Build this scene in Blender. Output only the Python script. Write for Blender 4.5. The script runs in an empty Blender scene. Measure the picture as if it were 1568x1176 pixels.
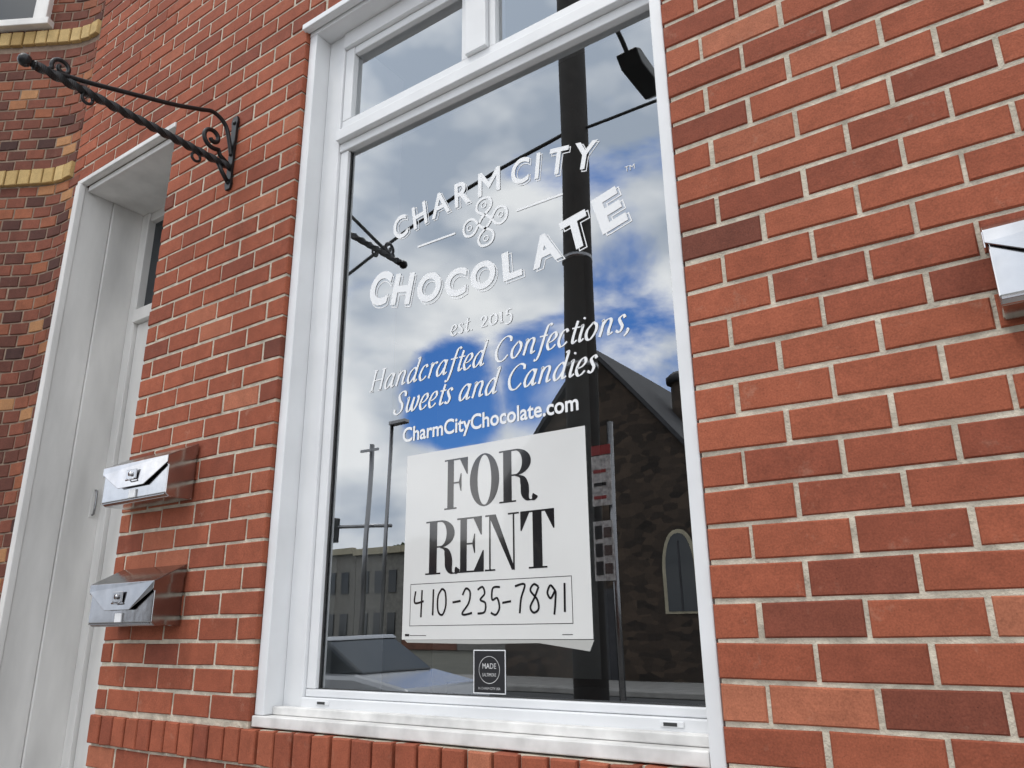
import bpy, math, random, bmesh
from mathutils import Vector, Matrix
random.seed(7)
S=bpy.context.scene; COL=bpy.context.collection
R=random.random
# ------------------------------------------------------------ helpers
def mesh_obj(name,verts,faces,mat=None,parent=None,smooth=False,attr=None):
    me=bpy.data.meshes.new(name); me.from_pydata([tuple(v) for v in verts],[],faces)
    o=bpy.data.objects.new(name,me); COL.objects.link(o)
    if mat: me.materials.append(mat)
    if parent: o.parent=parent
    if smooth:
        for p in me.polygons: p.use_smooth=True
    if attr:
        a=me.attributes.new('rnd','FLOAT','FACE'); a.data.foreach_set('value',attr)
    me.update(); return o
def empty(name,parent=None):
    o=bpy.data.objects.new(name,None); COL.objects.link(o); o.empty_display_size=.1
    if parent: o.parent=parent
    return o
def bevel(o,w,seg=2):
    m=o.modifiers.new('b','BEVEL'); m.width=w; m.segments=seg; m.limit_method='ANGLE'
    return o
def box(name,x0,x1,y0,y1,z0,z1,mat,parent=None,bv=0):
    v=[(x,y,z) for x in (x0,x1) for y in (y0,y1) for z in (z0,z1)]
    f=[(0,1,3,2),(4,6,7,5),(0,4,5,1),(2,3,7,6),(0,2,6,4),(1,5,7,3)]
    o=mesh_obj(name,v,f,mat,parent)
    if bv: bevel(o,bv)
    return o
def tube(name,pts,r,mat,parent=None,n=10,twist=0,square=False,radii=None):
    pts=[Vector(p) for p in pts]; V=[];F=[]
    if square:n=4
    up=Vector((0.13,0.21,1)).normalized(); prev=None
    for i,p in enumerate(pts):
        t=(pts[min(i+1,len(pts)-1)]-pts[max(i-1,0)]).normalized()
        if prev is None:
            a=t.cross(up)
            if a.length<.2: a=t.cross(Vector((1,0,0)))
            a.normalize()
        else:
            a=(prev-t*prev.dot(t)).normalized()
        prev=a; b=t.cross(a)
        rr=radii[i] if radii else r
        for k in range(n):
            an=2*math.pi*k/n+twist*i
            V.append(p+a*math.cos(an)*rr+b*math.sin(an)*rr)
    for i in range(len(pts)-1):
        for k in range(n):
            F.append((i*n+k,i*n+(k+1)%n,(i+1)*n+(k+1)%n,(i+1)*n+k))
    F.append(tuple(range(n-1,-1,-1))); F.append(tuple((len(pts)-1)*n+k for k in range(n)))
    return mesh_obj(name,V,F,mat,parent,smooth=not square)
def cr(pts,n=8):
    P=[Vector(p) for p in pts]; out=[]
    for i in range(len(P)-1):
        p0=P[max(i-1,0)];p1=P[i];p2=P[i+1];p3=P[min(i+2,len(P)-1)]
        for k in range(n):
            t=k/n
            out.append(.5*((2*p1)+(p2-p0)*t+(2*p0-5*p1+4*p2-p3)*t*t+(3*p1-p0-3*p2+p3)*t**3))
    out.append(P[-1]); return out
def prism(name,prof,x0,x1,mat,parent=None,bv=0,axis='x'):
    n=len(prof)
    if axis=='x': V=[(x0,a,b) for a,b in prof]+[(x1,a,b) for a,b in prof]
    else: V=[(a,x0,b) for a,b in prof]+[(a,x1,b) for a,b in prof]
    F=[tuple(range(n)),tuple(range(2*n-1,n-1,-1))]+[(i,i+n,(i+1)%n+n,(i+1)%n) for i in range(n)]
    o=mesh_obj(name,V,F,mat,parent)
    bm=bmesh.new();bm.from_mesh(o.data);bmesh.ops.recalc_face_normals(bm,faces=bm.faces);bm.to_mesh(o.data);bm.free()
    if bv: bevel(o,bv)
    return o
# ------------------------------------------------------------ materials
def mat(name,col,rough=.6,metal=0,noise=None,bump=None,spec=.5,stretch=None):
    m=bpy.data.materials.new(name); m.use_nodes=True; nt=m.node_tree; b=nt.nodes['Principled BSDF']
    b.inputs['Base Color'].default_value=(*col,1); b.inputs['Roughness'].default_value=rough; b.inputs['Metallic'].default_value=metal
    b.inputs['Specular IOR Level'].default_value=spec
    tc=nt.nodes.new('ShaderNodeTexCoord'); src=tc.outputs['Object']
    if stretch:
        mp=nt.nodes.new('ShaderNodeMapping'); mp.inputs['Scale'].default_value=stretch; nt.links.new(src,mp.inputs[0]); src=mp.outputs[0]
    if noise:
        n=nt.nodes.new('ShaderNodeTexNoise'); n.inputs['Scale'].default_value=noise[0]; n.inputs['Detail'].default_value=min(noise[2],4)
        nt.links.new(src,n.inputs['Vector'])
        r=nt.nodes.new('ShaderNodeMapRange'); r.inputs[1].default_value=.3; r.inputs[2].default_value=.7
        r.inputs[3].default_value=1-noise[1]; r.inputs[4].default_value=1+noise[1]*.4
        nt.links.new(n.outputs['Fac'],r.inputs[0])
        mx=nt.nodes.new('ShaderNodeVectorMath'); mx.operation='SCALE'; mx.inputs[0].default_value=col
        nt.links.new(r.outputs[0],mx.inputs['Scale']); nt.links.new(mx.outputs[0],b.inputs['Base Color'])
    if bump:
        n=nt.nodes.new('ShaderNodeTexNoise'); n.inputs['Scale'].default_value=bump[0]; n.inputs['Detail'].default_value=3
        nt.links.new(tc.outputs['Object'],n.inputs['Vector'])
        bp=nt.nodes.new('ShaderNodeBump'); bp.inputs['Strength'].default_value=bump[1]; bp.inputs['Distance'].default_value=bump[2]
        nt.links.new(n.outputs['Fac'],bp.inputs['Height']); nt.links.new(bp.outputs[0],b.inputs['Normal'])
    return m
def brick_mat(name,stops,smear=.35,var=1.0):
    m=bpy.data.materials.new(name); m.use_nodes=True; nt=m.node_tree; N=nt.nodes; L=nt.links; b=N['Principled BSDF']
    at=N.new('ShaderNodeAttribute'); at.attribute_name='rnd'
    cr_=N.new('ShaderNodeValToRGB'); e=cr_.color_ramp.elements
    while len(e)<len(stops): e.new(.5)
    for el,(p,c) in zip(e,stops): el.position=p; el.color=(*c,1)
    L.new(at.outputs['Fac'],cr_.inputs[0])
    tc=N.new('ShaderNodeTexCoord')
    def nz(scale,det,lo,hi,a,c,rough=.6):
        n=N.new('ShaderNodeTexNoise'); n.inputs['Scale'].default_value=scale; n.inputs['Detail'].default_value=det; n.inputs['Roughness'].default_value=rough
        L.new(tc.outputs['Object'],n.inputs['Vector'])
        r=N.new('ShaderNodeMapRange'); r.inputs[1].default_value=lo;r.inputs[2].default_value=hi;r.inputs[3].default_value=a;r.inputs[4].default_value=c
        L.new(n.outputs['Fac'],r.inputs[0]); return n,r
    n1,r1=nz(16,4,.3,.72,.80,1.12,.72)
    n2,r2=nz(260,1,.25,.75,.80,1.14)
    n4,r4=nz(1.1,2,.3,.7,.88,1.10)
    n5,r5=nz(9,5,.59,.80,0,smear,.8)
    vo=N.new('ShaderNodeTexVoronoi'); vo.inputs['Scale'].default_value=70; L.new(tc.outputs['Object'],vo.inputs['Vector'])
    r3=N.new('ShaderNodeMapRange'); r3.inputs[1].default_value=.03;r3.inputs[2].default_value=.10;r3.inputs[3].default_value=.5;r3.inputs[4].default_value=1
    L.new(vo.outputs['Distance'],r3.inputs[0])
    prev=r1.outputs[0]
    for q in (r2,r3,r4):
        mm=N.new('ShaderNodeMath'); mm.operation='MULTIPLY'; L.new(prev,mm.inputs[0]); L.new(q.outputs[0],mm.inputs[1]); prev=mm.outputs[0]
    sc=N.new('ShaderNodeVectorMath'); sc.operation='SCALE'; L.new(cr_.outputs[0],sc.inputs[0]); L.new(prev,sc.inputs['Scale'])
    mx=N.new('ShaderNodeMix'); mx.data_type='RGBA'; L.new(r5.outputs[0],mx.inputs[0]); L.new(sc.outputs[0],mx.inputs[6]); mx.inputs[7].default_value=(.45,.29,.21,1)
    L.new(mx.outputs[2],b.inputs['Base Color'])
    b.inputs['Roughness'].default_value=.82; b.inputs['Specular IOR Level'].default_value=.25
    bp=N.new('ShaderNodeBump'); bp.inputs['Strength'].default_value=.7; bp.inputs['Distance'].default_value=.004
    L.new(n1.outputs['Fac'],bp.inputs['Height']); L.new(bp.outputs[0],b.inputs['Normal'])
    return m
M_brick=brick_mat('facade_brick',[(0,(.165,.052,.034)),(.14,(.235,.064,.037)),(.5,(.305,.085,.045)),(.85,(.345,.100,.053)),(1,(.40,.140,.078))],.42)
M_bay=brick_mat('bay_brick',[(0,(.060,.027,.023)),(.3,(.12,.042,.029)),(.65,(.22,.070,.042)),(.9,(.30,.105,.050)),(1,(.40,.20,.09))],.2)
M_yel=brick_mat('yellow_brick',[(0,(.42,.28,.11)),(1,(.56,.40,.18))],.1)
M_mortar=mat('mortar',(.56,.505,.41),.95,0,(22,.35,8),(120,.9,.005),.2)
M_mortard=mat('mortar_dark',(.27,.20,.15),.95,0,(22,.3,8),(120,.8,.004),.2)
M_white=mat('white_vinyl_frame',(.71,.72,.73),.38,0,(5,.08,8),(60,.06,.001))
M_whitew=mat('white_painted_wood',(.71,.70,.68),.5,0,(6,.22,10),(40,.15,.002),.5,(1,1,.25))
M_sill=mat('dirty_sill',(.68,.67,.65),.6,0,(11,.30,10),(60,.2,.001))
M_gasket=mat('gasket',(.03,.03,.03),.6)
M_iron=mat('black_wrought_iron',(.012,.012,.013),.38,.3,(60,.3,4),(160,.25,.001))
M_steel=mat('brushed_steel',(.50,.50,.51),.15,1,(14,.14,5),(7,.12,.01))
M_steelb=mat('stainless_steel',(.34,.34,.35),.14,1,(14,.14,5),(7,.12,.01))
M_steeld=mat('dark_steel',(.27,.27,.28),.26,1,(14,.12,5),(9,.05,.004))
M_vinyl=mat('white_vinyl_letter',(.78,.79,.80),.5,spec=.2)
M_paper=mat('sign_card',(.65,.65,.635),.35,0,(4,.05,6))
M_ink=mat('black_ink',(.012,.012,.014),.4)
M_gink=mat('glossy_black_print',(.012,.012,.014),.10,spec=.6)
for m_,w_ in ((M_paper,.8),(M_gink,.6)):
    b_=m_.node_tree.nodes['Principled BSDF']; b_.inputs['Coat Weight'].default_value=w_; b_.inputs['Coat Roughness'].default_value=.03; b_.inputs['Coat IOR'].default_value=1.5
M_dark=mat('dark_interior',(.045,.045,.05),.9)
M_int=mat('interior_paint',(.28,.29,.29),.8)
M_wood=mat('weathered_pole_wood',(.026,.022,.019),.9,0,(9,.4,8),(30,.6,.01))
M_asph=mat('asphalt',(.05,.05,.051),.9,0,(4,.3,9))
M_conc=mat('concrete',(.28,.27,.255),.9,0,(3,.25,9),(60,.4,.004))
M_slate=mat('slate_roof',(.035,.035,.04),.7,0,(5,.4,6))
M_cream=mat('cream_stone_trim',(.40,.36,.26),.8,0,(6,.2,6))
M_dglass=mat('dark_window_glass',(.02,.025,.03),.08)
M_gravel=mat('ground_dirt',(.10,.10,.08),.95,0,(1,.4,8))
M_grey=mat('grey_print',(.55,.55,.55),.6,0,(30,.5,4))
def stone_mat():
    m=bpy.data.materials.new('rubble_stone'); m.use_nodes=True; nt=m.node_tree; N=nt.nodes; L=nt.links; b=N['Principled BSDF']
    tc=N.new('ShaderNodeTexCoord'); mp=N.new('ShaderNodeMapping'); mp.inputs['Scale'].default_value=(2.4,2.4,4.4)
    L.new(tc.outputs['Object'],mp.inputs[0])
    v=N.new('ShaderNodeTexVoronoi'); v.inputs['Scale'].default_value=1.2; L.new(mp.outputs[0],v.inputs['Vector'])
    rp=N.new('ShaderNodeValToRGB'); rp.color_ramp.elements[0].color=(.012,.009,.007,1); rp.color_ramp.elements[1].color=(.085,.058,.040,1)
    L.new(v.outputs['Color'],rp.inputs[0]); L.new(rp.outputs[0],b.inputs['Base Color']); b.inputs['Roughness'].default_value=.9
    return m
M_stone=stone_mat()
def glass_mat(name='window_glass',f=.34):
    m=bpy.data.materials.new(name); m.use_nodes=True; nt=m.node_tree; N=nt.nodes; L=nt.links; N.clear()
    o=N.new('ShaderNodeOutputMaterial'); t=N.new('ShaderNodeBsdfTransparent'); g=N.new('ShaderNodeBsdfGlossy'); x=N.new('ShaderNodeMixShader')
    t.inputs[0].default_value=(.92,.94,.94,1); g.inputs['Roughness'].default_value=0; g.inputs[0].default_value=(.95,.98,1,1)
    fr=N.new('ShaderNodeFresnel'); fr.inputs[0].default_value=1.5
    a=N.new('ShaderNodeMath'); a.operation='ADD'; a.inputs[1].default_value=f-.04; L.new(fr.outputs[0],a.inputs[0])
    tc=N.new('ShaderNodeTexCoord'); n=N.new('ShaderNodeTexNoise'); n.inputs['Scale'].default_value=1.6; n.inputs['Detail'].default_value=1
    L.new(tc.outputs['Object'],n.inputs['Vector'])
    bp=N.new('ShaderNodeBump'); bp.inputs['Strength'].default_value=.06; bp.inputs['Distance'].default_value=.02
    L.new(n.outputs['Fac'],bp.inputs['Height']); L.new(bp.outputs[0],g.inputs['Normal'])
    L.new(a.outputs[0],x.inputs[0]); L.new(t.outputs[0],x.inputs[1]); L.new(g.outputs[0],x.inputs[2]); L.new(x.outputs[0],o.inputs[0])
    return m
M_glass=glass_mat()
# ------------------------------------------------------------ brick walls
class Bricks:
    def __init__(s): s.v=[];s.f=[];s.a=[]
    def add(s,path,s0,s1,z0,z1,depth=.09,out=0.0,ch=.003,rnd=None):
        base=len(s.v); j=lambda a:(R()-.5)*a
        o=out+j(.0028); rings=[(ch,o),(0,o-.0038),(0,-depth)]
        (p0,t0,n0),(p1,t1,n1)=path(s0),path(s1)
        e=[j(.0042) for _ in range(4)]; ds=j(.0035)
        for ins,off in rings:
            i_=0
            for (p,t,n,sg) in ((p0,t0,n0,1),(p1,t1,n1,-1)):
                for z,sz in ((z0,1),(z1,-1)):
                    s.v.append((p[0]+t[0]*(ins*sg+ds)+n[0]*off, p[1]+t[1]*(ins*sg+ds)+n[1]*off, z+sz*ins+e[i_])); i_+=1
        q=[0,2,3,1]
        c=R() if rnd is None else rnd
        F=[tuple(base+k for k in q)]
        for r in (0,4):
            for i in range(4):
                a,b=q[i],q[(i+1)%4]
                F.append((base+r+a,base+r+4+a,base+r+4+b,base+r+b))
        s.f+=F; s.a+=[c]*len(F)
    def build(s,name,m,parent): return mesh_obj(name,s.v,s.f,m,parent,attr=s.a)
flat=lambda s:((s,0.0),(1.0,0.0),(0.0,-1.0))
building=empty('brick_building')
PX=.199; PZ=.07712; J=.0105; ZB=1.19
WX0,WX1,WZ0,WZ1=-2.055,-.597,1.19,3.735
DX0,DX1,DZ1=-3.76,-2.915,ZB+32*PZ
XL,XR=-3.84,3.0
B=Bricks()
def tone():
    r=R()
    if r<.03: return R()*.12
    return min(1,max(.12,random.gauss(.53,.22)))
def row(z,ints,k):
    for a,b in ints:
        org=(WX1-J/2) if a>-1 else (WX0+J/2)
        off=org+(PX/2 if k%2 else 0)
        x=off+math.floor((a-off)/PX+1e-6)*PX
        L_=[]
        while x<b-.001:
            L_.append([max(x+J/2,a),min(x+PX-J/2,b)]); x+=PX
        L_=[l for l in L_ if l[1]>l[0]]
        if len(L_)>1 and L_[0][1]-L_[0][0]<.045: L_[1][0]=L_[0][0]; L_.pop(0)
        if len(L_)>1 and L_[-1][1]-L_[-1][0]<.045: L_[-2][1]=L_[-1][1]; L_.pop()
        for s0,s1 in L_: B.add(flat,s0,s1,z+J/2,z+PZ-J/2,rnd=tone())
def cut(ints,a,b):
    o=[]
    for p,q in ints:
        if b<=p or a>=q: o.append((p,q)); continue
        if p<a: o.append((p,a))
        if q>b: o.append((b,q))
    return o
for k in range(-16,66):
    z=ZB+k*PZ; zc=z+PZ/2
    ints=[(XL,XR)]
    if WZ0<zc<WZ1: ints=cut(ints,WX0,WX1)
    if zc<DZ1: ints=cut(ints,DX0-.2,DX1)
    if zc<WZ0: ints=cut(ints,DX1-.01,WX1)
    row(z,ints,k)
x=DX1
while x<WX1-.02:
    w=min(.0765,WX1-x)
    B.add(flat,x+.0045,x+w-.0045,1.084,1.176,out=.012,rnd=tone()); x+=.0765
for k in range(0,14):
    z=1.080-(k+1)*PZ
    row(z,[(DX1,WX1)],k+1)
B.build('facade_bricks',M_brick,building)
mo=.0045
def mort(n,x0,x1,z0,z1): box(n,x0,x1,mo,.085,z0,z1,M_mortar,building)
mort('mortar_right',WX1+.004,XR,0,ZB+66*PZ)
mort('mortar_pier',DX1+.004,WX0-.004,0,DZ1+.003)
mort('mortar_apron',WX0-.004,WX1+.004,0,1.176)
mort('mortar_over_pier',XL,WX0-.004,DZ1+.003,WZ1+.003)
mort('mortar_over_window',XL,WX1+.004,WZ1+.003,ZB+66*PZ)
box('backing_wall_right',WX1+.004,XR,.086,.3,0,6.2,M_dark,building)
box('backing_wall_pier',DX1+.012,WX0-.004,.086,.3,0,6.2,M_dark,building)
# ------------------------------------------------------------ window
win=empty('shop_window',building)
W=lambda n,*a,bv=.003,m=M_white:box(n,*a,m,win,bv)
W('casing_left',WX0+.003,-2.012,.018,.16,1.213,3.69)
W('casing_right',-.634,WX1-.003,.010,.16,1.12,3.69)
W('casing_head',WX0+.003,WX1-.003,.016,.16,3.69,3.733)
W('casing_sill',WX0+.002,-.635,.010,.16,1.181,1.212,m=M_sill)
W('head_drip_cap',WX0-.006,WX1+.0,-.018,.014,3.706,3.732)
W('frame_left',-2.011,-1.926,.088,.16,1.216,3.689)
W('frame_right',-.648,-.635,.088,.16,1.216,3.689)
W('frame_sill',-2.011,-.635,.05,.081,1.213,1.236,m=M_sill)
W('frame_bottom',-1.925,-.649,.082,.16,1.214,1.262)
W('sash_bottom',-1.925,-.649,.098,.16,1.263,1.284)
W('sash_left',-1.925,-1.886,.100,.16,1.285,3.154)
W('sash_right',-.667,-.649,.100,.16,1.285,3.154)
W('transom_bar_lower',-1.925,-.649,.094,.16,3.155,3.190)
W('transom_bar_mid',-1.925,-.649,.070,.16,3.191,3.236)
W('transom_bar_upper',-1.925,-.649,.096,.16,3.237,3.290)
W('frame_head',-1.925,-.649,.080,.16,3.62,3.689)
W('transom_left_stile',-1.925,-1.880,.096,.16,3.291,3.619)
W('transom_mullion',-1.325,-1.237,.080,.16,3.291,3.619)
W('transom_stile_a',-1.352,-1.326,.098,.16,3.291,3.619)
W('transom_stile_b',-1.236,-1.210,.098,.16,3.291,3.619)
W('transom_right_stile',-.69,-.649,.096,.16,3.291,3.619)
W('transom_head_l',-1.879,-1.353,.098,.16,3.585,3.619)
W('transom_head_r',-1.209,-.691,.098,.16,3.585,3.619)
for n,xx in (('weep_slot_l',-1.83),('weep_slot_r',-.74)):
    W(n,xx-.028,xx+.028,.079,.083,1.243,1.256,m=M_white,bv=.002)
    W(n+'_hole',xx-.019,xx+.012,.0775,.0795,1.246,1.253,m=M_gasket,bv=0)
g=lambda n,a,b,c,d:mesh_obj(n,[(a,.12,c),(b,.12,c),(b,.12,d),(a,.12,d)],[(0,1,2,3)],M_glass,win)
g('glass_main',-1.886,-.667,1.284,3.156)
g('glass_transom_l',-1.880,-1.352,3.290,3.586)
g('glass_transom_r',-1.210,-.690,3.290,3.586)
for n,a in (('gk_l',(-1.8855,-1.881,.1135,.1175,1.285,3.154)),('gk_b',(-1.88,-.672,.1135,.1175,1.2845,1.287)),('gk_r',(-.6715,-.6675,.1135,.1175,1.29,3.15))):
    W(n,*a,bv=0,m=M_gasket)
inn=empty('shop_interior',building)
I=lambda n,*a,m=M_int:box(n,*a,m,inn)
I('return_wall',-1.975,-1.93,.165,.43,1.15,3.7,m=M_white)
I('interior_sill',-1.93,-.6,.165,.45,1.20,1.245)
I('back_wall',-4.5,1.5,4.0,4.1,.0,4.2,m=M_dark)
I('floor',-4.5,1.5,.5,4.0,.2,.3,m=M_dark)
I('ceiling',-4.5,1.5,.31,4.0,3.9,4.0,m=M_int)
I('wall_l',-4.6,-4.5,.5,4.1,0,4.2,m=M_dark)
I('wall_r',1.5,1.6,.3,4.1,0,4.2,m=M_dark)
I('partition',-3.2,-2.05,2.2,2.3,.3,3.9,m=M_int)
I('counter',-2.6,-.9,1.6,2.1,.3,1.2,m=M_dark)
# ------------------------------------------------------------ door
door=empty('entry_door',building)
Dn=lambda n,*a,bv=.004,m=M_whitew:box(n,*a,m,door,bv)
Dn('casing_left',-3.765,-3.722,-.012,.02,0,3.63)
Dn('jamb_left_outer',-3.765,-3.730,.021,.17,0,3.63)
Dn('jamb_left_inner',-3.765,-3.722,.172,.36,0,3.63)
Dn('head_casing',-3.765,-2.917,-.006,.03,3.631,3.657)
Dn('head_soffit',-3.72,-2.917,.031,.40,3.60,3.63,m=M_whitew)
Dn('jamb_right',-2.945,-2.917,.03,.40,0,3.60)
Dn('door_frame_left',-3.721,-3.655,.33,.40,0,3.60)
Dn('transom_rail',-3.654,-2.946,.32,.40,2.96,3.03)
Dn('transom_top',-3.654,-2.946,.34,.40,3.55,3.60)
Dn('transom_glass',-3.654,-2.946,.37,.38,3.03,3.55,m=M_dglass,bv=0)
Dn('slab_stile',-3.652,-3.50,.35,.40,0.2,2.958)
Dn('slab_top',-3.499,-2.946,.35,.40,2.80,2.958)
Dn('slab_glass',-3.499,-2.946,.375,.385,1.0,2.80,m=M_dglass,bv=0)
tube('pull',[(-3.722,.30,2.105),(-3.705,.30,2.10),(-3.702,.30,2.07),(-3.702,.30,2.02),(-3.705,.30,1.99),(-3.722,.30,1.985)],.005,M_steeld,door,8)
Dn('pull_plate',-3.7215,-3.717,.285,.315,1.975,2.115,m=M_whitew,bv=.002)
box('threshold_step',-3.76,-2.92,-.1,.4,0,.18,M_conc,building,.01)
# ------------------------------------------------------------ neighbouring bay
bay=empty('curved_bay_building')
A0,RR,TH=.08,.45,math.radians(30)
def bpath(s):
    x0=-3.766
    if s<A0: return ((x0-s,0.0),(-1.0,0.0),(0.0,-1.0))
    a=(s-A0)/RR
    if a<TH:
        return ((x0-A0-RR*math.sin(a),-RR*(1-math.cos(a))),(-math.cos(a),-math.sin(a)),(math.sin(a),-math.cos(a)))
    d=s-A0-RR*TH
    return ((x0-A0-RR*math.sin(TH)-d*math.cos(TH),-RR*(1-math.cos(TH))-d*math.sin(TH)),(-math.cos(TH),-math.sin(TH)),(math.sin(TH),-math.cos(TH)))
Bb=Bricks(); By=Bricks()
bp_,bz=.107,.0655
bands=[(3.715,3.815),(4.63,4.73)]
z=.05; k=0
while z<6.1:
    inb=[b for b in bands if b[0]-.02<z+bz/2<b[1]]
    if inb:
        b=inb[0]; s=(.08 if b[0]>3.6 else 0)
        while s<2.2:
            By.add(bpath,s+.004,s+.067,b[0]+.005,b[1]-.005,out=.018); s+=.071
        z=b[1]; continue
    nxt=z+bz
    for b in bands:
        if z<b[0]<nxt: nxt=b[0]
    if nxt-z>.03:
        s=(k%2)*bp_/2-bp_/2
        smin=.08 if z>3.66 else 0
        while s<2.2:
            a=max(s+.004,smin); e=s+bp_-.004
            if e-a>.02: Bb.add(bpath,a,e,z+.004,nxt-.004,rnd=min(1,max(0,random.gauss(.5,.27))))
            s+=bp_
    z=nxt; k+=1
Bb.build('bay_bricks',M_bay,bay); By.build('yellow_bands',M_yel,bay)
V=[];F=[]
ss=[0]+[A0+i*RR*TH/8 for i in range(9)]+[2.2]
for s in ss:
    (p,t,n)=bpath(s)
    for zz in (0,6.1): V.append((p[0]-n[0]*.004,p[1]-n[1]*.004,zz))
for i in range(len(ss)-1): F.append((2*i,2*i+2,2*i+3,2*i+1))
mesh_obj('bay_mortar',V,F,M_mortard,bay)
def bayq(name,s0,s1,z0,z1,o0,m):
    (p,t,n),(q,_,n2)=bpath(s0),bpath(s1); V=[]
    for pt,nn in ((p,n),(q,n2)):
        for off in (o0,-.05):
            for zz in (z0,z1): V.append((pt[0]+nn[0]*off,pt[1]+nn[1]*off,zz))
    f=[(0,1,3,2),(4,6,7,5),(0,4,5,1),(2,3,7,6),(0,2,6,4),(1,5,7,3)]
    return bevel(mesh_obj(name,V,f,m,bay),.004)
bayq('window_sill',.42,1.6,4.745,4.79,.05,M_whitew)
bayq('window_jamb',.45,.53,4.80,6.1,.035,M_whitew)
bayq('window_pane',.54,1.5,4.80,6.1,.015,M_dglass)
# ------------------------------------------------------------ bracket
br=empty('wrought_iron_sign_bracket')
bx=-2.45
plate=[(-.014,3.135),(.014,3.135),(.020,3.16),(.015,3.185),(.015,3.425),(.020,3.45),(.014,3.475),(-.014,3.475),(-.020,3.45),(-.015,3.425),(-.015,3.185),(-.020,3.16)]
V=[(bx+a,-.003,b) for a,b in plate]+[(bx+a,-.013,b) for a,b in plate]; n=len(plate)
mesh_obj('wall_plate',V,[tuple(range(n)),tuple(range(2*n-1,n-1,-1))]+[(i,(i+1)%n,(i+1)%n+n,i+n) for i in range(n)],M_iron,br)
pts=[(bx,-.012-.755*i/120,3.235-.012*i/120) for i in range(121)]
tube('twisted_arm',pts,.0165,M_iron,br,square=True,twist=.2)
def ball(name,c,r,mt,par,seg=16,sc=(1,1,1)):
    V=[];F=[];h=seg//2
    for i in range(h+1):
        for k in range(seg):
            a=math.pi*i/h;b=2*math.pi*k/seg
            V.append((c[0]+r*sc[0]*math.sin(a)*math.cos(b),c[1]+r*sc[1]*math.sin(a)*math.sin(b),c[2]+r*sc[2]*math.cos(a)))
    for i in range(h):
        for k in range(seg): F.append((i*seg+k,(i+1)*seg+k,(i+1)*seg+(k+1)%seg,i*seg+(k+1)%seg))
    return mesh_obj(name,V,F,mt,par,True)
ball('finial',(bx,-.785,3.222),.022,M_iron,br)
ball('finial_collar',(bx,-.755,3.222),.017,M_iron,br,sc=(1,.5,1))
YZ=lambda l:[(bx,a,b) for a,b in l]
tube('upper_strut',cr(YZ([(-.012,3.29),(-.03,3.36),(-.055,3.415),(-.11,3.438),(-.17,3.415),(-.27,3.373),(-.38,3.335),(-.49,3.298),(-.60,3.262),(-.72,3.228)])),.0085,M_iron,br)
def spiral(cy,cz,r0,r1,a0,a1,n=40): return [(cy+(r0+(r1-r0)*i/n)*math.cos(a0+(a1-a0)*i/n),cz+(r0+(r1-r0)*i/n)*math.sin(a0+(a1-a0)*i/n)) for i in range(n+1)]
tube('scroll_wall',YZ([(-.02,3.245),(-.06,3.265)]+spiral(-.10,3.325,.048,.012,-.9,-.9-2*math.pi*1.25)[::1]),.009,M_iron,br)
tube('scroll_tip',YZ([(-.715,3.232)]+spiral(-.675,3.265,.034,.008,math.pi+.5,math.pi+.5-2*math.pi*1.2)),.0075,M_iron,br)
for yy in (-.16,-.58):
    tube('hook_ring',YZ([(yy+.018*math.cos(a*.314),3.203+.018*math.sin(a*.314)) for a in range(21)]),.0055,M_iron,br,8)
tube('lower_brace',YZ([(-.012,3.165),(-.04,3.195),(-.065,3.228)]),.009,M_iron,br)
for zz in (3.165,3.445): ball('bolt',(bx,-.015,zz),.009,M_iron,br,sc=(1,.6,1))
# ------------------------------------------------------------ mailboxes
def mailbox(name,x0,w,z0,h,mt,mdark):
    e=empty(name); e.location=(x0,-.006,z0)
    d=.105
    prism('body',[(0,0),(-d*.86,0),(-d,.012),(-d,h*.70),(0,h)],0,w,mt,e,.003)
    t=.003; g=.0025
    fl=-d-g
    V=[(-.004,0,h+.005),(w+.004,0,h+.005),(-.004,fl-.004,h*.70+.005),(w+.004,fl-.004,h*.70+.005),
       (-.004,fl-.004,h*.60),(w*.30,fl-.009,h*.27),(w*.70,fl-.009,h*.27),(w+.004,fl-.004,h*.60)]
    F=[(0,1,3,2),(2,3,7,6,5,4)]
    o=mesh_obj('lid',V,F,mt,e); sm=o.modifiers.new('s','SOLIDIFY'); sm.thickness=t; sm.offset=0
    bevel(o,.0012)
    for sx in (-.0035,w+.0035):
        mesh_obj('lid_cheek',[(sx,0,h+.004),(sx,fl-.002,h*.70+.004),(sx,fl-.002,h*.56),(sx,0,h*.82)],[(0,1,2,3)],mt,e).modifiers.new('s','SOLIDIFY').thickness=.002
    box('latch_plate',w*.43,w*.59,fl-.015,fl-.0115,h*.40,h*.58,mt,e,.0015)
    tube('latch_knob',[(w*.51,fl-.012,h*.49),(w*.51,fl-.022,h*.49)],.008,mt,e,16)
    tube('latch_loop',[(w*.45,fl-.012,h*.42),(w*.46,fl-.020,h*.38),(w*.56,fl-.020,h*.38),(w*.57,fl-.012,h*.42)],.0025,mt,e,8)
    box('hook',w*.46,w*.56,-d-.006,-d-.0005,h*.07,h*.22,M_white,e,.001)
    box('seam',.004,w-.004,-d-.0008,-d+.002,h*.035,h*.05,mdark,e)
    return e
mailbox('mailbox',-2.86,.405,1.895,.195,M_steel,M_steeld)
mailbox('mailbox',-2.83,.385,1.472,.195,M_steelb,M_steeld)
mailbox('mailbox',.005,.38,1.975,.19,M_steel,M_steeld)
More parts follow.
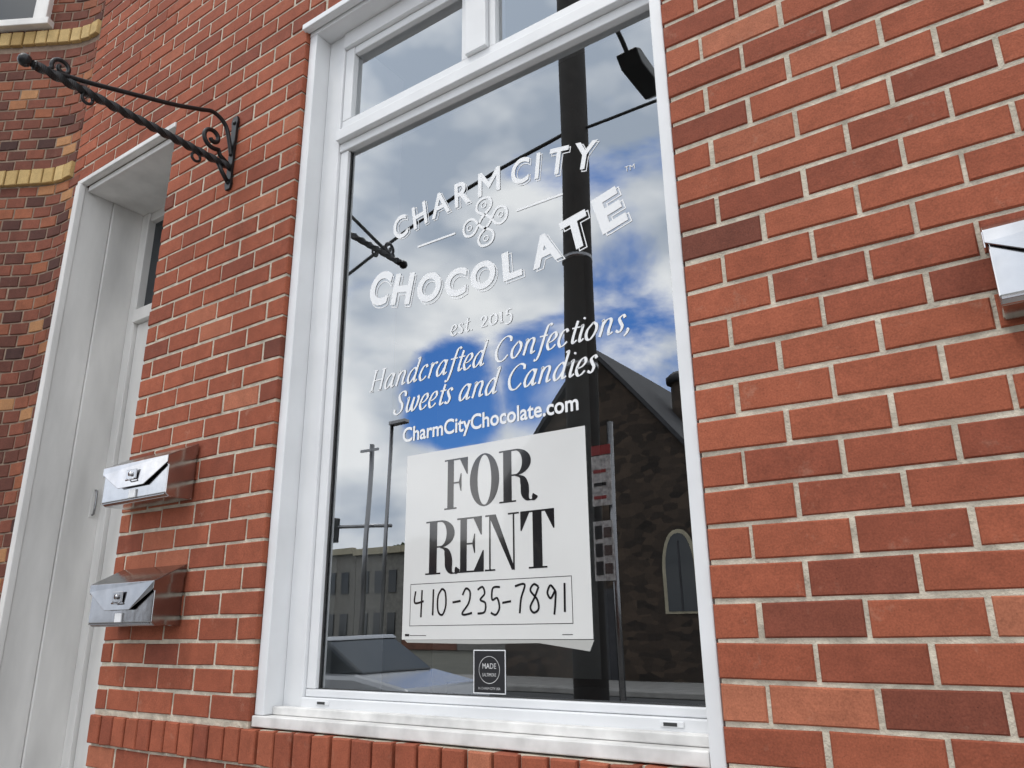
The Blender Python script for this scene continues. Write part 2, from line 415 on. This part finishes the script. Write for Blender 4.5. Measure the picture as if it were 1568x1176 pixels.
# ------------------------------------------------------------ lettering
YL=.1185
def add_text(store,ch,xc,zb,w,h,rot=0,offset=.02,outline=False,dx=0,dz=0,y=YL):
    cu=bpy.data.curves.new('t','FONT'); cu.body=ch; cu.offset=offset; cu.resolution_u=6
    if outline: cu.fill_mode='NONE'; cu.bevel_depth=.012; cu.bevel_resolution=0
    o=bpy.data.objects.new('t',cu); COL.objects.link(o)
    bpy.context.view_layer.update(); dg=bpy.context.evaluated_depsgraph_get()
    me=bpy.data.meshes.new_from_object(o.evaluated_get(dg))
    xs=[v.co.x for v in me.vertices]; ys=[v.co.y for v in me.vertices]
    x0,x1=min(xs),max(xs); y0=0; y1=max(ys)
    sx=w/(x1-x0); sz=h/(y1-y0) if h else sx
    b=len(store[0]); c,s=math.cos(rot),math.sin(rot)
    for v in me.vertices:
        a=(v.co.x-(x0+x1)/2)*sx+dx; d=(v.co.y)*sz+dz
        store[0].append((xc+a*c-d*s, y-(v.co.z*.02 if outline else 0), zb+a*s+d*c))
    for p in me.polygons: store[1].append(tuple(b+i for i in p.vertices))
    bpy.data.objects.remove(o); bpy.data.meshes.remove(me)
let=empty('window_lettering')
st=([],[]); so=([],[])
mst=([],[])
for ch,x,w in zip('CHARMCITY',[-1.617,-1.533,-1.447,-1.357,-1.252,-1.137,-1.075,-1.005,-.918],[.062,.060,.078,.062,.088,.066,.014,.066,.076]):
    zb=2.754-.31*(x+1.265)**2; rt=math.atan(-.62*(x+1.265))
    if ch!='M':
        add_text(st,ch,x,zb,w,.086,rt,.018); add_text(so,ch,x,zb,w,.086,rt,.026,True,.007,-.006,y=YL+.0005)
# the M is drawn as one clean outline
def clean_M(store,xc,zb,w,h,y):
    s=.17; P=[(0,0),(s,0),(s,.66),(.5,.22),(1-s,.66),(1-s,0),(1,0),(1,1),(1-s,1),(.5,.50),(s,1),(0,1)]
    b=len(store[0]); store[0].extend([(xc+(a-.5)*w,y,zb+c*h) for a,c in P])
    for f in ((0,1,2,11),(11,2,10),(2,3,9,10),(3,4,8,9),(4,7,8),(4,5,6,7)): store[1].append(tuple(b+i for i in f))
clean_M(st,-1.252,2.753,.086,.086,YL)
for ch,x,w in zip('CHOCOLATE',[-1.722,-1.615,-1.497,-1.385,-1.276,-1.166,-1.045,-.938,-.825],[.092,.086,.100,.086,.094,.068,.100,.088,.082]):
    zb=2.438+.31*(x+1.276)**2; rt=math.atan(.62*(x+1.276)); h=.088+.034*((x+1.276)/.5)**2
    add_text(st,ch,x,zb,w,h,rt,.038); add_text(so,ch,x,zb,w,h,rt,.045,True,.009,-.008,y=YL+.0005)
add_text(st,'CharmCityChocolate.com',-1.272,2.0,.622,.045,0,.02)
add_text(st,'TM',-.770,2.655,.030,.016,0,0)
mesh_obj('bold_letters',st[0],st[1],M_vinyl,let); mesh_obj('letter_outlines',so[0],so[1],M_vinyl,let)
def bar(name,x0,x1,z0,z1,m,par,y): return mesh_obj(name,[(x0,y,z0),(x1,y,z0),(x1,y,z1),(x0,y,z1)],[(0,1,2,3)],m,par)
bar('rule_left',-1.544,-1.385,2.653,2.660,M_vinyl,let,YL); bar('rule_right',-1.150,-.986,2.654,2.661,M_vinyl,let,YL)
def ribbon(store,pts,wfun,y,closed=False):
    n=len(pts); b=len(store[0])
    for i in range(n):
        if closed: t=pts[(i+1)%n]-pts[i-1]
        else: t=pts[min(i+1,n-1)]-pts[max(i-1,0)]
        t=t.normalized(); nn=Vector((-t[1],t[0])); w=wfun(math.atan2(t[1],t[0]),i/(n-1))/2
        for sg in (1,-1): store[0].append((pts[i][0]+nn[0]*w*sg,y,pts[i][1]+nn[1]*w*sg))
    m=n if closed else n-1
    for i in range(m):
        j=(i+1)%n; store[1].append((b+2*i,b+2*j,b+2*j+1,b+2*i+1))
orn=([],[])
cx,cz=-1.268,2.660
# interlaced four-loop knot: the legs of each loop cross at its neck and run on through the middle to hook the next loop
for k in range(4):
    a=math.pi/2*k+math.radians(4)
    u_=Vector((math.cos(a),math.sin(a))); v_=Vector((-math.sin(a),math.cos(a))); C0=Vector((cx,cz))
    P_=[C0+u_*p+v_*q for p,q in [(.000,-.026),(.014,-.014),(.030,.008),(.043,.024),(.060,.029),(.078,.020),(.084,0),(.078,-.020),(.060,-.029),(.043,-.024),(.030,-.008),(.014,.014),(.000,.026)]]
    ribbon(orn,cr(P_,6),lambda th,t:.0085,YL-.0001*k)
    c2=C0+u_*.060
    ribbon(orn,[c2+Vector((.009*math.cos(i*math.pi/8),.009*math.sin(i*math.pi/8))) for i in range(16)],lambda th,t:.0035,YL,True)
mesh_obj('knot_ornament',orn[0],orn[1],M_vinyl,let)
GL={
'n':(.95,[[(.10,.90),(.2,.98),(.18,.5),(.12,0)],[(.15,.55),(.35,.92),(.55,.98),(.66,.8),(.6,.3),(.66,.03),(.85,.14)]]),
'a':(.90,[[(.62,.85),(.42,1),(.15,.72),(.06,.3),(.2,.0),(.42,.15),(.64,.6)],[(.68,1),(.6,.3),(.66,.02),(.84,.14)]]),
'd':(.92,[[(.62,.85),(.42,1),(.15,.72),(.06,.3),(.2,.0),(.42,.15),(.64,.6)],[(.55,1.58),(.72,1.62),(.66,1),(.6,.3),(.66,.02),(.84,.14)]]),
'c':(.7,[[(.55,.82),(.42,1),(.2,.85),(.07,.35),(.22,.0),(.42,.03),(.6,.22)]]),
'r':(.64,[[(.08,.92),(.2,.98),(.18,.5),(.12,0)],[(.15,.55),(.32,.9),(.5,1.0),(.58,.9)]]),
'f':(.56,[[(.70,1.5),(.60,1.62),(.45,1.5),(.35,.95),(.22,-.1),(.08,-.5),(-.08,-.45)],[(.04,.94),(.56,.94)]]),
't':(.52,[[(.36,1.35),(.24,.35),(.3,.02),(.5,.16)],[(.08,.94),(.54,.94)]]),
'e':(.7,[[(.1,.42),(.38,.5),(.56,.75),(.44,1),(.2,.85),(.07,.35),(.22,.0),(.42,.03),(.6,.22)]]),
'o':(.8,[[(.4,1.0),(.62,.8),(.62,.4),(.36,0),(.12,.15),(.1,.6),(.4,1.0)]]),
'i':(.42,[[(.08,.9),(.2,.98),(.14,.3),(.2,.02),(.38,.16)],[(.2,1.36),(.23,1.46)]]),
's':(.56,[[(.48,.82),(.34,1),(.16,.84),(.26,.58),(.4,.32),(.3,.02),(.06,.14)]]),
'w':(1.12,[[(.05,.9),(.17,.98),(.15,.3),(.28,.02),(.46,.2),(.6,.95)],[(.6,.95),(.56,.3),(.68,.02),(.9,.3),(.98,.8),(.88,1)]]),
'H':(1.25,[[(.22,1.5),(.22,0)],[(.95,1.5),(.95,0)],[(.22,.78),(.95,.78)],[(.06,1.5),(.4,1.5)],[(.78,1.5),(1.1,1.5)],[(.06,0),(.4,0)],[(.78,0),(1.1,0)]]),
'C':(1.15,[[(1.02,1.15),(.98,1.4),(.66,1.53),(.3,1.25),(.12,.7),(.3,.12),(.66,-.02),(1.0,.3)]]),
'S':(.9,[[(.74,1.15),(.7,1.42),(.46,1.53),(.22,1.3),(.36,.92),(.62,.6),(.62,.2),(.36,-.02),(.1,.12),(.06,.36)]]),
',':(.3,[[(.12,.12),(.2,.04),(.14,-.15),(.02,-.28)]]),' ':(.52,[]),
'.':(.4,[[(.12,.02),(.16,.13)]]),
'2':(.8,[[(.1,.75),(.25,1.0),(.5,.98),(.58,.72),(.35,.35),(.08,.04)],[(.08,.04),(.66,.04)]]),
'0':(.85,[[(.4,1.0),(.66,.8),(.66,.25),(.4,0),(.12,.2),(.12,.75),(.4,1.0)]]),
'1':(.5,[[(.22,1),(.22,0)],[(.06,0),(.4,0)],[(.08,.9),(.22,1)]]),
'5':(.75,[[(.62,1.05),(.25,1.02)],[(.25,1.02),(.16,.55)],[(.16,.55),(.4,.62),(.6,.35),(.5,-.15),(.25,-.32),(.06,-.22)]]),
}
def write(store,txt,x0,x1,zb,xh,shear,thick,thin,nib=.55,y=YL):
    tot=sum(GL[c][0] for c in txt); sx=(x1-x0)/tot; x=x0; c_=0
    for ch in txt:
        adv,strokes=GL[ch]
        for s_ in strokes:
            pp=[Vector((x+p[0]*sx*.98+shear*p[1]*xh, zb+p[1]*xh)) for p in s_]
            pp=cr(pp,6) if len(pp)>2 else [pp[0].lerp(pp[1],i/3) for i in range(4)]
            c_+=1
            ribbon(store,pp,lambda th,t:(thin+(thick-thin)*abs(math.sin(th-nib))**1.5)*xh,y-.00005*(c_%5))
        x+=adv*sx
ws=([],[])
write(ws,'Handcrafted Confections,',-1.738,-.80,2.188,.046,.26,.205,.07,.25)
write(ws,'Sweets and Candies',-1.628,-.905,2.094,.046,.26,.205,.07,.25)
write(ws,'est. 2015',-1.400,-1.165,2.308,.033,.0,.22,.10,.1)
mesh_obj('script_lines',ws[0],ws[1],M_vinyl,let)
# ------------------------------------------------------------ for rent sign (laminated card taped to the glass)
sg=empty('for_rent_sign')
ys=.1168
mesh_obj('card',[(-1.560,ys,1.424),(-.944,ys+.0003,1.424),(-.943,ys,1.953),(-1.559,ys,1.953)],[(0,1,2,3)],M_paper,sg)
mesh_obj('card_back',[(-1.560,ys+.0012,1.424),(-.944,ys+.0012,1.424),(-.943,ys+.0012,1.953),(-1.559,ys+.0012,1.953)],[(0,1,2,3)],M_ink,sg)
ik=([],[])
cnt=[0]
def poly(pts,ox,oz,sx,sz):
    b=len(ik[0]); cnt[0]+=1; y=ys-.0003-.00005*(cnt[0]%7)
    ik[0].extend([(ox+p[0]*sx,y,oz+p[1]*sz) for p in pts]); ik[1].append(tuple(range(b,b+len(pts))))
def rect(a,b,c,d,*t): poly([(a,b),(c,b),(c,d),(a,d)],*t)
def ring(cx,cz,ro,zo,ri,zi,a0,a1,n,t):
    b=len(ik[0]); cnt[0]+=1; y=ys-.0003-.00005*(cnt[0]%7)
    for i in range(n+1):
        a=a0+(a1-a0)*i/n
        for r1,r2 in ((ro,zo),(ri,zi)): ik[0].append((t[0]+(cx+r1*math.cos(a))*t[2],y,t[1]+(cz+r2*math.sin(a))*t[3]))
    for i in range(n): ik[1].append((b+2*i,b+2*i+2,b+2*i+3,b+2*i+1))
def serif(x0,x1,z,t,h=.03): rect(x0,z,x1,z+h,*t)
def glyph(ch,ox,oz,w,h):
    t=(ox,oz,w,h); q=2*math.pi
    if ch in 'FE':
        rect(.12,.0,.36,1,*t); serif(0,.48,0,t); rect(0,.97,.90,1,*t)
        poly([(.90,1),(.90,.66),(.865,.66),(.60,.97)],*t)
        rect(.36,.5,.62,.53,*t); poly([(.66,.34),(.66,.69),(.63,.69),(.56,.53),(.56,.5),(.63,.34)],*t)
        if ch=='E':
            rect(.36,0,.95,.03,*t); poly([(.97,0),(.97,.38),(.935,.38),(.62,.03)],*t)
    if ch=='O': ring(.5,.5,.50,.515,.235,.485,0,q,48,t)
    if ch=='R':
        rect(.10,0,.34,1,*t); serif(-.02,.46,0,t); rect(-.02,.97,.45,1,*t); rect(.34,.49,.50,.52,*t)
        ring(.45,.745,.44,.255,.19,.225,-math.pi/2,math.pi/2,24,t)
        pp=cr([(.45,.50),(.62,.44),(.70,.30),(.72,.12),(.80,.02),(.92,.01),(1.0,.09)],6)
        b=len(ik[0]); n=len(pp)
        for i,p in enumerate(pp):
            tt=(pp[min(i+1,n-1)]-pp[max(i-1,0)]).normalized(); wv=.03+.20*max(0,abs(tt[1]))**1.5
            nn=Vector((-tt[1],tt[0]))
            for sgn in (1,-1): ik[0].append((ox+(p[0]+nn[0]*wv/2*sgn)*w,ys-.0008,oz+(p[1]+nn[1]*wv*.5*sgn*.6)*h))
        for i in range(n-1): ik[1].append((b+2*i,b+2*i+2,b+2*i+3,b+2*i+1))
    if ch=='N':
        rect(.10,0,.145,.97,*t); rect(.80,0,.845,1,*t); poly([(-.02,1),(.30,1),(.845,.02),(.80,0),(.76,0),(.10,.97),(-.02,.97)],*t)
        serif(-.03,.28,0,t); rect(.66,.97,.98,1,*t)
    if ch=='T':
        rect(.37,0,.63,1,*t); serif(.24,.76,0,t); rect(.02,.97,.98,1,*t)
        poly([(.02,1),(.02,.66),(.055,.66),(.28,.97)],*t); poly([(.98,1),(.98,.66),(.945,.66),(.72,.97)],*t)
for ch,x,w in (('F',-1.412,.094),('O',-1.320,.102),('R',-1.216,.116)): glyph(ch,x,1.776,w,.145)
for ch,x,w in (('R',-1.476,.116),('E',-1.364,.096),('N',-1.264,.112),('T',-1.152,.110)): glyph(ch,x,1.598,w,.150)
for a in ((-1.532,1.460,-.998,1.4615),(-1.532,1.5735,-.998,1.575),(-1.532,1.460,-1.5305,1.575),(-.9995,1.460,-.998,1.575)): rect(*a[:4],0,0,1,1)
rect(-1.548,1.433,-1.532,1.439,0,0,1,1); rect(-1.03,1.434,-1.0,1.4355,0,0,1,1); rect(-1.53,1.434,-1.47,1.4355,0,0,1,1)
PH={'4':[[(.1,1),(.05,.55),(.75,.6)],[(.6,1.05),(.55,.0)]],'1':[[(.35,1),(.32,0)]],'0':[[(.4,1),(.1,.7),(.12,.15),(.45,.0),(.7,.35),(.65,.85),(.4,1)]],
'-':[[(.1,.45),(.7,.5)]],'2':[[(.05,.75),(.3,1),(.6,.85),(.5,.45),(.05,.1),(.2,.02),(.75,.08)]],'3':[[(.1,.9),(.45,1),(.6,.75),(.3,.53),(.65,.4),(.6,.08),(.1,.02)]],
'5':[[(.7,1),(.2,.97),(.15,.55),(.5,.6),(.65,.25),(.4,0),(.05,.08)]],'7':[[(.05,.95),(.7,1.0),(.45,.5),(.35,-.02)]],
'8':[[(.65,.9),(.35,1),(.12,.78),(.55,.45),(.62,.12),(.3,.0),(.1,.2),(.4,.55),(.65,.9)]],'9':[[(.6,.8),(.3,1),(.1,.75),(.3,.55),(.6,.8),(.58,.4),(.5,-.02)]]}
xs=[-1.515,-1.462,-1.434,-1.380,-1.342,-1.294,-1.248,-1.212,-1.172,-1.124,-1.074,-1.035]
for ch,x in zip('410-235-7891',xs):
    for s_ in PH[ch]:
        jx,jz=(R()-.5)*.004,(R()-.5)*.006
        pp=[Vector((x+jx+p[0]*.047-.002,1.486+jz+p[1]*.070)) for p in s_]; pp=cr(pp,6) if len(pp)>2 else [pp[0].lerp(pp[1],i/3) for i in range(4)]
        cnt[0]+=1; ribbon(ik,pp,lambda th,t:.0058,ys-.0003-.00005*(cnt[0]%7))
mesh_obj('printed_text',ik[0],ik[1],M_gink,sg)
M_plast=mat('clear_tape',(.42,.42,.40),.15)
mesh_obj('tape_edge',[(-1.54,ys+.0005,1.416),(-1.3,ys+.0005,1.4125),(-1.1,ys+.0005,1.415),(-.955,ys+.0005,1.396),(-.942,ys+.0005,1.422),(-1.55,ys+.0005,1.4235)],[(0,1,2,3,4,5)],M_plast,sg)
# sticker
sk=empty('window_sticker')
bar('backing',-1.306,-1.203,1.291,1.398,M_vinyl,sk,YL); bar('black_field',-1.3035,-1.2055,1.2935,1.3955,M_ink,sk,YL-.0004)
t_=([],[])
add_text(t_,'MADE',-1.2545,1.352,.044,.013,0,.01,y=YL-.0008); add_text(t_,'BALTIMORE',-1.2545,1.333,.044,.008,0,.0,y=YL-.0008); add_text(t_,'IN CHARM CITY USA',-1.2545,1.301,.07,.006,0,0,y=YL-.0008)
ribbon(t_,[Vector((-1.2545+.033*math.cos(i*math.pi/16),1.349+.033*math.sin(i*math.pi/16))) for i in range(32)],lambda a,b:.0015,YL-.0008,True)
mesh_obj('print',t_[0],t_[1],M_grey,sk)
# ------------------------------------------------------------ street side (seen mirrored in the glass)
def sheet(n,x0,x1,y0,y1,z,m): return mesh_obj(n,[(x0,y0,z),(x1,y0,z),(x1,y1,z),(x0,y1,z)],[(0,1,2,3)],m)
sheet('ground',-400,400,-400,400,-.14,M_gravel)
box('sidewalk',-60,40,-5.2,-.001,-.13,0,M_conc,None,.02)
sheet('road',-200,200,-16.0,-5.25,-.134,M_asph)
box('opposite_sidewalk',-200,200,-19.5,-16.05,-.13,.0,M_conc,None,.02)
M_paint=mat('road_paint',(.6,.6,.58),.7,0,(5,.3,6))
ml=empty('road_markings')
for i in range(-10,8): mesh_obj('dash',[(i*6,-10.7,-.13),(i*6+3,-10.7,-.13),(i*6+3,-10.58,-.13),(i*6,-10.58,-.13)],[(0,1,2,3)],M_paint,ml)
pole=empty('utility_pole')
tube('shaft',[(-3.60,-4.6,0),(-3.55,-4.6,4),(-3.5,-4.6,11)],.15,M_wood,pole,20,radii=[.165,.158,.14])
for zz in (3.9,5.1): tube('band',[(-3.55,-4.6,zz),(-3.55,-4.6,zz+.05)],.165,M_steeld,pole,20)
box('crossarm',-4.8,-2.2,-4.5,-4.4,9.6,9.72,M_wood,pole)
lamp=empty('street_lamp')
tube('arm',cr([(-3.45,-4.6,8.3),(-3.25,-4.7,8.35),(-3.12,-4.95,8.15),(-3.1,-5.2,7.98)]),.03,M_iron,lamp)
prism('head',[(-5.15,7.97),(-5.3,8.06),(-6.0,8.02),(-6.1,7.94),(-6.0,7.88),(-5.3,7.86)],-3.24,-2.96,M_iron,lamp,.02)
cab=empty('overhead_cables')
tube('cable_main',cr([(-30,-5,3.5),(-12,-4.8,4.9),(-6.7,-4.65,6.10),(-4.97,-4.6,6.52),(-3.52,-4.6,6.76)]),.022,M_iron,cab,8)
tube('cable_right',cr([(-3.52,-4.6,6.72),(-2.5,-4.62,6.68),(6,-4.8,6.5)]),.018,M_iron,cab,8)
tube('cable_thin',cr([(-40,-5.2,8.2),(-15,-4.9,8.6),(-3.5,-4.6,9.6),(20,-4.7,8.8)]),.012,M_iron,cab,6)
bs=empty('bus_stop_sign')
M_red=mat('sign_red',(.30,.035,.035),.5)
tube('post',[(-3.22,-4.5,0),(-3.22,-4.5,3.3)],.03,M_steeld,bs,10)
box('panel_red',-3.40,-3.2,-4.46,-4.45,2.99,3.08,M_red,bs); box('panel_white',-3.40,-3.2,-4.459,-4.449,2.52,2.98,M_grey,bs)
box('panel_map',-3.40,-3.2,-4.459,-4.449,1.85,2.38,M_grey,bs)
for i,(za,zb_) in enumerate(((1.90,2.02),(2.06,2.18),(2.22,2.34))):
    box('panel_picture',-3.385,-3.31,-4.448,-4.446,za,zb_,M_ink,bs); box('panel_picture',-3.295,-3.215,-4.448,-4.446,za+.01,zb_-.02,M_steeld,bs)
for i in range(3): box('panel_text',-3.38,-3.25,-4.448,-4.446,2.58+i*.12,2.61+i*.12,M_ink if i%2 else M_red,bs)
ch=empty('stone_church')
prism('nave',[(-15.3,-.1),(-8.0,-.1),(-8.0,5.9),(-11.64,10.2),(-15.3,5.9)],-20,-42,M_stone,ch,axis='y')
prism('roof',[(-15.6,5.6),(-15.6,5.8),(-11.64,10.50),(-7.7,5.8),(-7.7,5.6),(-11.64,10.30)],-19.8,-42.2,M_slate,ch,axis='y')
prism('aisle',[(-7.99,-.1),(-3.0,-.1),(-3.0,3.5),(-7.99,5.2)],-22,-40,M_stone,ch,axis='y')
prism('aisle_roof',[(-7.98,5.25),(-2.7,3.45),(-2.7,3.6),(-7.98,5.45)],-21.8,-40.2,M_slate,ch,axis='y')
tube('turret',[(-9.7,-23,6),(-9.7,-23,9.6)],.42,M_stone,ch,12); tube('turret_cap',[(-9.7,-23,9.6),(-9.7,-23,9.8),(-9.7,-23,10.0)],.6,M_slate,ch,12,radii=[.58,.58,.35])
def gothic(cx,zb,w,h):
    def prof(k,up=0):
        hw=w/2+k; sp=zb+h*.55; L_=[(cx-hw,zb-k*.6),(cx+hw,zb-k*.6),(cx+hw,sp)]
        for i in range(1,9):
            t=i/8; L_.append((cx+hw*math.cos(t*math.pi/2)**.8,sp+(h*.45+k)*math.sin(t*math.pi/2)**1.15))
        L_+= [(2*cx-a,b) for a,b in L_[2:-1][::-1]]
        return L_
    prism('arch_surround',prof(.11),-19.96,-20.02,M_cream,ch,axis='y'); prism('arch_glass',prof(0),-19.94,-19.99,M_dglass,ch,axis='y')
    box('tracery',cx-.03,cx+.03,-19.93,-19.95,zb,zb+h*.9,M_slate,ch)
gothic(-9.0,1.9,.85,2.2); gothic(-14.2,1.9,.85,2.2)
box('church_door',-12.3,-11.0,-19.97,-20.02,-.1,2.6,M_slate,ch)
M_rb=mat('rowhouse_brick',(.20,.09,.06),.9,0,(3,.3,6)); M_rb2=mat('rowhouse_stucco',(.22,.21,.19),.9,0,(3,.3,6))
rh=empty('row_of_houses')
for i in range(9):
    x0=-78+i*5.2; hh=7.4+.5*R()
    box('house',x0,x0+5.15,-52,-44,-.1,hh,M_rb if i%3==1 else M_rb2,rh); box('cornice',x0,x0+5.15,-43.99,-43.6,hh-.4,hh+.1,M_cream,rh)
    for fz in (1,4.3):
        for dx in (.7,2.2,3.7): box('window',x0+dx,x0+dx+.8,-43.97,-43.9,fz,fz+1.7,M_dglass,rh)
M_leaf=mat('foliage',(.05,.07,.03),.8)
tree=empty('tree'); tube('trunk',[(-52,-58,-.1),(-52,-58,4),(-51.8,-58,8)],.3,M_wood,tree,8,radii=[.35,.28,.15])
V=[];F=[]
for i in range(1500):
    a=R()*6.283; rr=3.2*math.sqrt(R())*(.6+.4*math.sin(a*3+1)); zz=8.5+3.2*(R()-.5)*(1.2-rr/4)
    c=Vector((-52+rr*math.cos(a),-58+rr*math.sin(a),zz)); u=Vector((R()-.5,R()-.5,R()-.5)).normalized()*.22; v=u.cross(Vector((R(),R(),R()))).normalized()*.16
    b=len(V); V+= [c-u-v,c+u-v,c+u+v,c-u+v]; F.append((b,b+1,b+2,b+3))
mesh_obj('crown',V,F,M_leaf,tree)
lp=empty('street_lamp')
tube('pole',[(-20.9,-20,0),(-20.7,-20,9.2)],.08,M_steeld,lp,10); box('head',-20.75,-19.9,-20.15,-19.85,9.2,9.35,M_steeld,lp,.03)
up=empty('utility_pole'); tube('shaft',[(-21.9,-20,0),(-21.8,-20,8.6)],.10,M_steeld,up,10); box('crossarm',-22.3,-21.3,-19.9,-19.85,8.3,8.4,M_steeld,up)
sm_=empty('traffic_signal_mast'); tube('mast',[(-20.9,-20.4,5.3),(-26,-20.4,5.7)],.07,M_steeld,sm_,8); box('signal_head',-24.2,-23.9,-20.55,-20.25,4.9,5.9,M_iron,sm_,.03)
car=empty('parked_car')
M_car=mat('silver_car_paint',(.35,.36,.38),.25,.5); M_tire=mat('tyre',(.02,.02,.02),.8)
cx0,cy0=-11.5,-8.1
body=[(0,.25),(.05,.75),(.35,.92),(1.0,1.0),(4.1-.9,.98),(4.15,.82),(4.35,.6),(4.38,.3),(4.2,.2),(.2,.2)]
prism('body',[(cx0+a,b-.13) for a,b in body],cy0,cy0+1.75,M_car,car,.07,axis='y')
cab_=[(.55,.98),(1.15,1.42),(2.45,1.44),(3.25,.98)]
prism('cabin_glass',[(cx0+a,b-.13) for a,b in cab_],cy0+.12,cy0+1.63,M_dglass,car,.05,axis='y')
prism('roof',[(cx0+a,b-.13) for a,b in [(1.1,1.41),(1.2,1.47),(2.4,1.49),(2.5,1.43)]],cy0+.10,cy0+1.65,M_car,car,.03,axis='y')
for ax in (.8,3.45):
    for yy in (cy0-.01,cy0+1.56): tube('wheel',[(cx0+ax,yy,.18),(cx0+ax,yy+.2,.18)],.32,M_tire,car,24)
    for yy in (cy0-.02,cy0+1.765): tube('hub',[(cx0+ax,yy,.18),(cx0+ax,yy+.01,.18)],.2,M_steel,car,16)
# ------------------------------------------------------------ sky
w=bpy.data.worlds.new('World'); S.world=w; w.use_nodes=True; nt=w.node_tree; N=nt.nodes; L=nt.links
bg=N['Background']; bg.inputs[1].default_value=.1
sky=N.new('ShaderNodeTexSky'); sky.sky_type='NISHITA'; sky.sun_disc=False
tc=N.new('ShaderNodeTexCoord')
def vm(op,a=None,b=None):
    n=N.new('ShaderNodeVectorMath'); n.operation=op
    for i,q in enumerate((a,b)):
        if q is None: continue
        if isinstance(q,tuple): n.inputs[i].default_value=q
        else: L.new(q,n.inputs[i])
    return n
def ma(op,a,b=0,clamp=False):
    n=N.new('ShaderNodeMath'); n.operation=op; n.use_clamp=clamp
    for i,q in enumerate((a,b)):
        if isinstance(q,(int,float)): n.inputs[i].default_value=q
        else: L.new(q,n.inputs[i])
    return n.outputs[0]
dirv=tc.outputs['Generated']
def noise(sc,det,rough,off=(0,0,0),sz=(1,1,1.8),dist=0):
    mp=N.new('ShaderNodeMapping'); mp.inputs['Scale'].default_value=sz; mp.inputs['Location'].default_value=off; L.new(dirv,mp.inputs[0])
    n=N.new('ShaderNodeTexNoise'); n.inputs['Scale'].default_value=sc; n.inputs['Detail'].default_value=det; n.inputs['Roughness'].default_value=rough; n.inputs['Distortion'].default_value=dist
    L.new(mp.outputs[0],n.inputs['Vector']); return n.outputs['Fac']
nA=noise(3.6,6,.55,(1.3,.4,2.2),dist=.4)
nB=noise(4.2,4,.5,(4.3,2.4,.2))
def hole(c,r):
    d=vm('DISTANCE',dirv,c).outputs['Value']; n=N.new('ShaderNodeMapRange'); n.interpolation_type='SMOOTHSTEP'
    n.inputs[1].default_value=r*.35; n.inputs[2].default_value=r; n.inputs[3].default_value=1; n.inputs[4].default_value=0
    L.new(d,n.inputs[0]); return n.outputs[0]
h=ma('MAXIMUM',hole((-.385,-.855,.351),.22),hole((-.60,-.745,.29),.11))
h=ma('MAXIMUM',h,hole((-.49,-.80,.31),.12)); h=ma('MAXIMUM',h,ma('MULTIPLY',hole((-.323,-.788,.523),.22),.5))
cov=ma('ADD',ma('SUBTRACT',nA,ma('MULTIPLY',h,.28)),.18)
mr=N.new('ShaderNodeMapRange'); mr.interpolation_type='SMOOTHSTEP'; mr.inputs[1].default_value=.37; mr.inputs[2].default_value=.56; L.new(cov,mr.inputs[0])
cl=N.new('ShaderNodeValToRGB'); e=cl.color_ramp.elements; e[0].position=.38; e[0].color=(.42,.48,.57,1); e[1].position=.58; e[1].color=(1,1,1,1)
L.new(nB,cl.inputs[0])
cs=vm('SCALE',cl.outputs[0]); cs.inputs['Scale'].default_value=22
sk2=vm('MULTIPLY',sky.outputs[0],(.45,1.0,1.9))
mx=N.new('ShaderNodeMix'); mx.data_type='RGBA'; L.new(mr.outputs[0],mx.inputs[0]); L.new(sk2.outputs[0],mx.inputs[6]); L.new(cs.outputs[0],mx.inputs[7])
L.new(mx.outputs[2],bg.inputs[0])
sd=bpy.data.lights.new('sun','SUN'); sd.energy=1.2; sd.angle=math.radians(12); sd.color=(1,.95,.88)
so_=bpy.data.objects.new('sun',sd); COL.objects.link(so_)
ds=Vector((-.25,-.55,1.0)).normalized(); so_.rotation_euler=ds.to_track_quat('Z','Y').to_euler()
sky.sun_elevation=math.asin(ds.z); sky.sun_rotation=math.atan2(ds.x,ds.y)
# ------------------------------------------------------------ camera
cd=bpy.data.cameras.new('camera'); cam=bpy.data.objects.new('camera',cd); COL.objects.link(cam); S.camera=cam
r_=Vector((.8238,.5666,-.0113)).normalized(); f_=Vector((-.5373,.7871,.3026)); f_=(f_-r_*f_.dot(r_)).normalized(); u_=r_.cross(f_)
cam.matrix_world=Matrix(((r_.x,u_.x,-f_.x,0),(r_.y,u_.y,-f_.y,-1.6),(r_.z,u_.z,-f_.z,1.45),(0,0,0,1)))
cd.sensor_width=36; cd.lens=27.09; cd.clip_start=.05; cd.clip_end=2000
S.view_settings.view_transform='Standard'; S.view_settings.look='None'; S.view_settings.exposure=0
